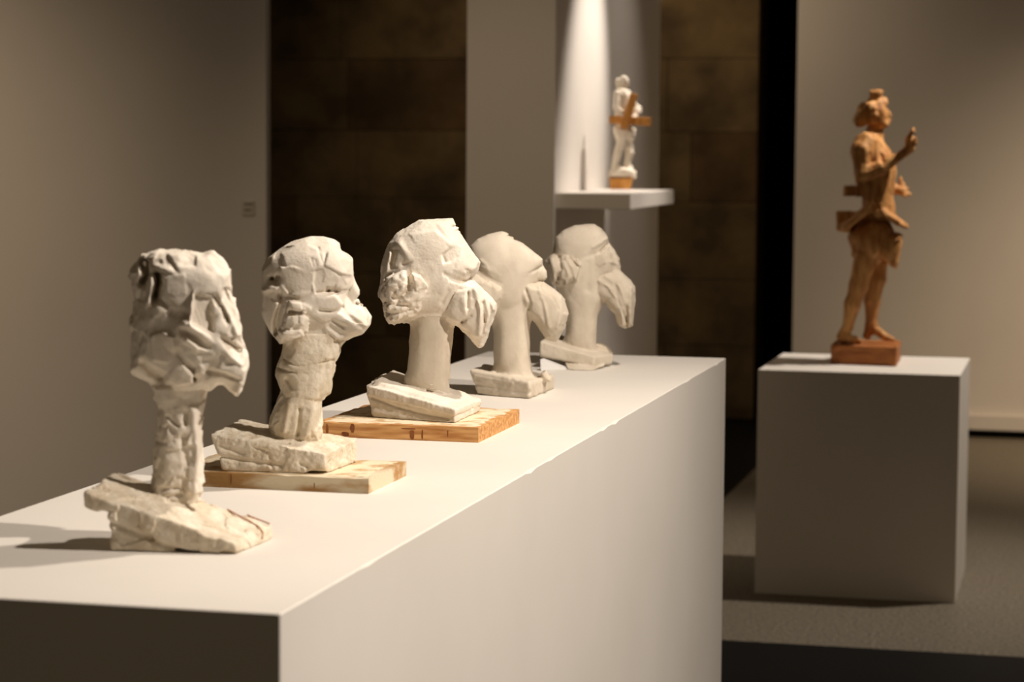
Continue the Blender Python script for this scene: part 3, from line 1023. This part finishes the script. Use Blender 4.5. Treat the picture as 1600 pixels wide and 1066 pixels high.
# ---------------------------------------------------------------- bust 5 and its wedge
y5 = 5.72
c5 = aty(905, 565, y5)
s = Sculpt(c5[0], y5, PH, ((-0.13, 0.155), (-0.14, 0.15), (-0.01, 0.39)), HB, 53)
yf = y5 - 0.085
fl, fr = aty(845, 558, yf), aty(929, 575, yf)
br = aty(958, 569, y5 + 0.02)
bl = aty(866, 545, y5 + 0.09)
s.hexa([fl, fr, br, bl, aty(840, 531, yf), aty(929, 557, yf), aty(959, 554, y5 + 0.02), aty(872, 520, y5 + 0.09)], 'base', rnd=0.006)
s.hexa([atz(886, 578, PH), atz(915, 580, PH), atz(938, 578, PH), atz(905, 571, PH), aty(880, 566, yf), aty(929, 570, yf), aty(945, 562, y5), aty(890, 560, y5)], 'base', rnd=0.004)
s.puff([(928, 538), (938, 537), (948, 541), (958, 553), (955, 562), (940, 560)], 0.02, 0.012, 'base', vc=0.03, k=0.004)
s.puff([(884, 450), (885, 480), (884, 520), (878, 540), (900, 556), (925, 560), (934, 552), (931, 537), (933.5, 492), (937, 473), (945, 450)], 0.048, 0.032, 'neck', k=0.006)
s.puff([(867.8, 370.5), (879.5, 360), (898, 351.7), (915, 350), (929, 350.5), (940.5, 357.6), (947, 367), (949, 373), (947.5, 381), (947, 385), (943, 396),
        (946, 420), (946, 450), (937, 474), (915, 492), (892, 488), (872, 462), (866, 440), (862, 420), (864, 396), (865.5, 382)], 0.061, 0.065, 'head', k=0.034, T2=0.066)
s.puff([(922, 398), (940, 386), (949, 382), (957, 394), (960, 412), (964, 424), (942, 440), (925, 432)], 0.052, 0.030, 'head', k=0.02)
s.puff([(938, 388), (946, 380), (953, 384), (960, 392), (969, 404.5), (967.5, 410), (970, 417), (968, 426), (948, 430), (938, 410)], 0.020, 0.013, 'nose', k=0.012)
s.puff([(920, 440), (925, 427), (940, 424), (958, 420), (970, 424), (985, 438), (992, 448), (992.6, 471), (990, 495), (988.6, 509), (976, 513.5), (966, 509), (961.6, 492), (952, 483), (945, 472),
        (930, 466)], 0.050, 0.024, 'beard', k=0.005)
s.puff([(851.4, 408), (863, 397), (876, 396), (892, 394), (906, 400), (912, 415), (908, 432), (895, 446), (876, 448), (862, 444), (855, 420)], 0.080, 0.022, 'hair', k=0.004)
s.gain = 1.0
s.detail([
    ('s', [(937, 393), (944, 386), (950, 381)], 1.6, -0.005), ('p', [(930, 398), (942, 392), (946, 410), (936, 416), (930, 410)], 3, 0.004, 0.1, 0.1),
    ('s', [(926, 385), (940, 378), (947, 372)], 3, 0.004), ('s', [(940, 360), (946, 370)], 2, -0.002), ('s', [(905, 404), (915, 400), (926, 396)], 5, -0.004),
    ('s', [(918, 410), (918, 450)], 5, -0.006), ('s', [(955, 408), (964, 412)], 3, 0.004),
], only=['head', 'nose'])
s.detail([('s', [(874, 400), (877, 418), (870, 440)], 2.5, -0.007), ('s', [(862, 404), (866, 420), (866, 436)], 4, 0.005), ('s', [(886, 402), (896, 418), (900, 436)], 3, 0.006),
          ('s', [(882, 410), (890, 430), (884, 442)], 3, 0.006), ('s', [(890, 402), (902, 414)], 2, -0.005), ('s', [(872, 430), (880, 440)], 3, -0.004),
          ('s', [(900, 398), (908, 412)], 3, 0.004)], only=['hair'])
s.detail([('s', [(930, 434), (950, 446), (962, 464)], 3, 0.005), ('s', [(945, 430), (968, 446), (976, 470)], 3, 0.005), ('s', [(960, 440), (966, 470), (978, 500)], 2, -0.005),
          ('s', [(985, 450), (984, 480), (984, 505)], 2.5, 0.006), ('s', [(978, 478), (980, 508)], 2, -0.006), ('s', [(970, 480), (973, 506)], 2.5, 0.005)], only=['beard'])
s.rough(0.03, 0.0012)
s.rough(0.009, 0.0014, only=['beard', 'hair'])
s.rough(0.006, 0.0005)
s.floor(0.0)
b5, o5 = s.build('plaster_head', {'*': M['plaster_smooth']}, TREE)
tag(b5, 'smooth bald plaster head with forked beard on a tilted slab, farthest of the row', 'sculpture', 'plaster heads on the long plinth')

wf, wr = atz(845, 579.5, PH), atz(887, 578, PH)
wy = wf[1]
tl = aty(844, 561.5, wy)
wm = bpy.data.meshes.new('wedge')
dy = 0.035
wm.from_pydata([wf, wr, (wr[0], wr[1] + dy, PH), (wf[0], wf[1] + dy, PH), tl, (tl[0], tl[1] + dy, tl[2])], [],
               [(3, 2, 1, 0), (0, 1, 4), (2, 3, 5), (1, 2, 5, 4), (3, 0, 4, 5)])
wo = link('wedge_block', wm, M['wedge'])
bv = wo.modifiers.new('bevel', 'BEVEL'); bv.width = 0.001; bv.segments = 2
tag(wo, 'small white wedge propping up the tilted slab of the farthest head', 'wedge')


# ================================================================== carved wooden statue on the pedestal
pf, pr = atz(1298, 569, sh), atz(1400, 573, sh)
pb = atz(1410, 557, sh)
yw = pf[1] + 0.10
cw = aty(1352, 560, yw)
s = Sculpt(cw[0], yw, sh, ((-0.17, 0.22), (-0.17, 0.17), (-0.01, 1.10)), 0.0036, 61)
dep = pb - pr
hb = aty(1298, 539, pf[1])[2]
up = np.array([0, 0, hb - sh])
bk = pf + dep
s.hexa([pf, pr, pb, bk, pf + up, pr + up, pb + up, bk + up], 'base', rnd=0.003)
B = 'body'
K = 0.012
# legs: the near one behind, the far one in front
s.cone((1354, 400, -.045), .046, (1342, 445, -.045), .034, B, K)
s.cone((1342, 445, -.045), .034, (1332, 475, -.045), .029, B, K)
s.cone((1332, 475, -.045), .029, (1324, 512, -.045), .018, B, K)
s.cone((1324, 512, -.045), .018, (1315, 526, -.045), .017, B, K)
s.cone((1318, 526, -.048), .019, (1335, 531, -.060), .013, B, K)
s.cone((1335, 531, -.060), .013, (1344, 533.5, -.064), .008, B, .006)
s.cone((1370, 400, .04), .044, (1370, 436, .03), .033, B, K)
s.cone((1370, 436, .03), .033, (1363, 470, .03), .029, B, K)
s.cone((1363, 470, .03), .029, (1361, 506, .03), .019, B, K)
s.cone((1361, 506, .03), .020, (1355, 524, .03), .016, B, K)
s.cone((1362, 512, .03), .021, (1382, 526, .025), .013, B, K)
s.cone((1382, 526, .025), .013, (1395, 530.5, .022), .008, B, .006)
# trunk
s.puff([(1349, 212), (1358, 206), (1372, 206), (1378, 218), (1391, 235), (1399, 252), (1401, 268), (1398, 292), (1396, 306), (1399, 330), (1400, 350),
        (1346, 350), (1347, 318), (1346, 300), (1337, 285), (1335, 268), (1333.6, 255), (1334, 239), (1341.5, 222)], .105, .07, B, k=K)
s.cone((1366, 214, 0), .034, (1368, 196, 0), .030, B, K)
# near arm, elbow bent, hand raised with the palm out
s.cone((1352, 226, -.070), .044, (1347, 236, -.088), .040, B, .02)
s.cone((1346, 236, -.090), .038, (1347, 268, -.105), .028, B, .015)
s.cone((1348, 273, -.105), .028, (1378, 262, -.110), .025, B, .010)
s.cone((1378, 262, -.110), .025, (1414, 238, -.100), .013, B, .008)
s.cone((1414, 238, -.100), .016, (1422, 231, -.098), .016, B, .006)
s.cone((1422, 231, -.098), .018, (1422, 218, -.096), .017, B, .006)
for j, (dv, l) in enumerate(((-.018, 205.5), (-.006, 202), (.006, 202.5), (.018, 206))):
    s.cone((1421, 219, -.096 + dv), .0080, (1423, 211, -.096 + dv * 1.1), .0075, B, .003)
    s.cone((1423, 211, -.096 + dv * 1.1), .0075, (1427, l, -.096 + dv * 1.2), .0060, B, .003)
s.cone((1424, 230, -.112), .010, (1429, 224, -.120), .008, B, .004)
s.cone((1429, 224, -.120), .008, (1430, 217, -.121), .006, B, .003)
# far arm brought low, hand spread before the waist
s.cone((1352, 232, .085), .038, (1368, 275, .110), .028, B, .02)
s.cone((1368, 275, .110), .027, (1399, 296, .095), .018, B, .008)
s.cone((1399, 296, .095), .018, (1410, 298, .092), .017, B, .006)
for (qx, qy, dv) in ((1407, 279, .010), (1412, 288, .004), (1418, 295, -.002), (1421, 304, -.008), (1414, 306, -.014)):
    s.cone((1408, 297, .092 + dv * .4), .009, (qx, qy, .092 + dv), .006, B, .003)
# head
s.puff([(1362, 158), (1381, 157.5), (1386, 169), (1387.5, 175), (1387, 184), (1385, 187), (1389, 193), (1387.5, 198), (1378, 202), (1362, 200), (1355, 190), (1354, 170)],
       .052, .04, B, k=.006)
s.cone((1387, 174, 0), .006, (1390.5, 180, 0), .0085, B, .006)
s.cone((1386, 187.5, 0), .008, (1388.5, 188, 0), .008, B, .004)
# hair swept back in thick rolls, knot of hair on top
s.cone((1378, 160, 0), .022, (1366, 162, -.005), .028, 'hair', .006)
s.cone((1381, 162, -.012), .013, (1356, 166, -.046), .015, 'hair', .003)
s.cone((1366, 170, -.046), .013, (1346, 177, -.046), .015, 'hair', .003)
s.cone((1368, 180, -.048), .011, (1342, 186, -.040), .016, 'hair', .003)
s.cone((1362, 189, -.044), .011, (1342, 193, -.030), .014, 'hair', .003)
s.cone((1352, 172, .01), .030, (1344, 188, .01), .026, 'hair', .006)
s.cone((1366, 165, .035), .022, (1348, 182, .035), .024, 'hair', .004)
s.puff([(1359, 141.5), (1369, 140), (1379.5, 141), (1379, 149), (1374, 154), (1374, 160), (1365, 160), (1364, 154), (1359, 150)], .028, .008, 'topknot', k=.003)
# the carved blocks left standing at the back
s.plate([(1319, 290.5), (1337, 290), (1337, 306), (1318, 306)], .030, 'support_block', vc=-.01, k=.004)
s.plate([(1336, 291), (1352, 289), (1352, 305), (1338, 307)], .034, 'support_block', vc=-.03, k=.004)
s.plate([(1307, 330.5), (1345, 330), (1346, 350), (1308, 352)], .045, 'support_block', vc=-.01, k=.004)
# waist drapery: a roll to the left, a flap to the right, short skirt below
s.puff([(1366, 308), (1376, 316), (1376, 332), (1345, 347), (1334, 357), (1325, 364), (1308, 360), (1306, 354), (1322, 343), (1340, 330), (1352, 322)], .138, .022, 'drapery', k=.004)
s.puff([(1372, 318), (1384, 324), (1398, 335), (1412, 346), (1420, 353), (1417, 357.5), (1400, 352), (1384, 343), (1374, 334)], .128, .016, 'drapery', k=.003)
s.puff([(1346, 340), (1396, 342), (1398, 372), (1396, 400), (1384, 408), (1370, 414), (1346, 411), (1340, 404), (1331, 402),
        (1330, 390), (1324, 370), (1330, 358)], .100, .060, 'skirt', k=.004)
s.puff([(1372, 362), (1411, 363), (1409, 385), (1404, 410), (1401, 421), (1388, 414), (1374, 402), (1364, 384)], .092, .018, 'skirt', k=.003)
s.detail([('s', [(1376, 335), (1400, 352), (1411, 361)], 5, -.022), ('s', [(1350, 352), (1340, 375), (1342, 395)], 6, -.012), ('s', [(1378, 366), (1374, 395), (1382, 408)], 2.5, -.010),
          ('s', [(1362, 350), (1358, 372), (1362, 400)], 4, .010), ('s', [(1394, 366), (1391, 412)], 3, -.004)], only=['skirt'])
s.detail([('s', [(1366, 312), (1340, 338), (1318, 356)], 2.5, .008), ('s', [(1372, 322), (1350, 342), (1330, 356)], 2.5, -.008)], only=['drapery'])
s.detail([('s', [(1376, 243), (1378, 252)], 3, -.012), ('s', [(1352, 210), (1362, 220), (1378, 224)], 5, .003)], only=[B])
s.facets(.028, .0015, .04)
s.floor(0.0)
bw, ow = s.build('wooden_statue', {'*': M['carved'], 'base': M['carved_base']}, {})
tag(bw, 'carved brown wooden figure with raised hand, topknot and short skirt, on the square pedestal', 'statue')

# ================================================================== cross-bearer figurine on the shelf
yc = 9.60
cc = aty(971, 290, yc)
s = Sculpt(cc[0], yc, shz, ((-0.075, 0.09), (-0.085, 0.085), (-0.01, 0.49)), 0.0026, 71)
zt = s.p2(970, 279)[1]


def wblock(pts, T, vc, name, m, root):
    q = [s.p2(*p) for p in pts]
    n = len(q)
    vs = [(a, vc - T, b) for a, b in q] + [(a, vc + T, b) for a, b in q]
    fs = [tuple(range(n)), tuple(range(2 * n - 1, n - 1, -1))] + [(i, n + i, n + (i + 1) % n, (i + 1) % n) for i in range(n)]
    me = bpy.data.meshes.new(name)
    me.from_pydata(vs, [], fs)
    bm = bmesh.new(); bm.from_mesh(me)
    bmesh.ops.recalc_face_normals(bm, faces=bm.faces)
    bmesh.ops.bevel(bm, geom=list(bm.edges), offset=0.0015, segments=2, affect='EDGES', profile=0.5)
    bm.to_mesh(me); bm.free()
    return link(name, me, m, root)


s.puff([(950, 279), (952, 266), (962, 261), (985, 262), (994, 268), (994, 279)], .045, .02, 'plaster_block', k=.002)
s.cone((974, 216, -.012), .022, (966, 238, -.014), .017, B, .008)
s.cone((966, 238, -.014), .017, (960, 260, -.014), .012, B, .006)
s.cone((960, 260, -.014), .012, (968, 263, -.022), .009, B, .006)
s.cone((979, 216, .014), .022, (984, 238, .012), .016, B, .008)
s.cone((984, 238, .012), .016, (980, 258, .012), .012, B, .006)
s.cone((980, 258, .012), .012, (986, 262, .008), .009, B, .006)
s.puff([(963, 140), (970, 136), (980, 139), (985, 150), (984, 170), (984, 200), (966, 204), (961, 185), (960, 160)], .036, .026, B, k=.008)
s.cone((972, 138, 0), .013, (973, 130, 0), .014, B, .005)
s.puff([(968, 126), (971, 119), (977, 118.5), (982, 124), (982.5, 129), (981, 136), (974, 138), (968, 134)], .018, .016, B, k=.004)
s.cone((966, 120 + 6, .0), .010, (965.5, 134, 0), .009, 'hair', .006)
s.cone((964, 146, -.034), .013, (962, 168, -.042), .011, B, .006)
s.cone((962, 168, -.042), .011, (976, 182, -.040), .009, B, .005)
s.cone((981, 146, .030), .013, (994, 168, .034), .012, B, .006)
s.cone((996, 171, .030), .017, (995, 174, .020), .015, B, .006)
s.cone((994, 178, .014), .010, (988, 190, -.020), .011, B, .005)
s.cone((988, 190, -.020), .011, (984, 194, -.024), .009, B, .004)
s.puff([(960, 196), (986, 198), (994, 203), (992, 214), (989, 222), (982, 220), (974, 226), (964, 222), (958, 206)], .038, .024, 'loincloth', k=.004)
s.facets(.014, .0018, .10)
s.rough(.008, .0010)
bf, of = s.build('cross_bearer_figurine', {'*': M['plaster'], }, {})
tag(bf, 'small white plaster figurine carrying a wooden cross on the wall shelf', 'figurine')
# lift the plaster off the wooden foot: the foot carries it
cr = wblock([(985, 146), (997, 148), (981, 202), (968, 200)], .012, -.050, 'cross', M['cross'], bf)
wblock([(952, 181), (1017, 184), (1016.5, 197), (951.5, 193)], .009, -.030, 'cross_beam', M['cross'], cr)
wblock([(952, 278.5), (989, 278.5), (985, 295.6), (953.5, 295.6)], .040, -.004, 'wooden_foot', M['cross'], bf)
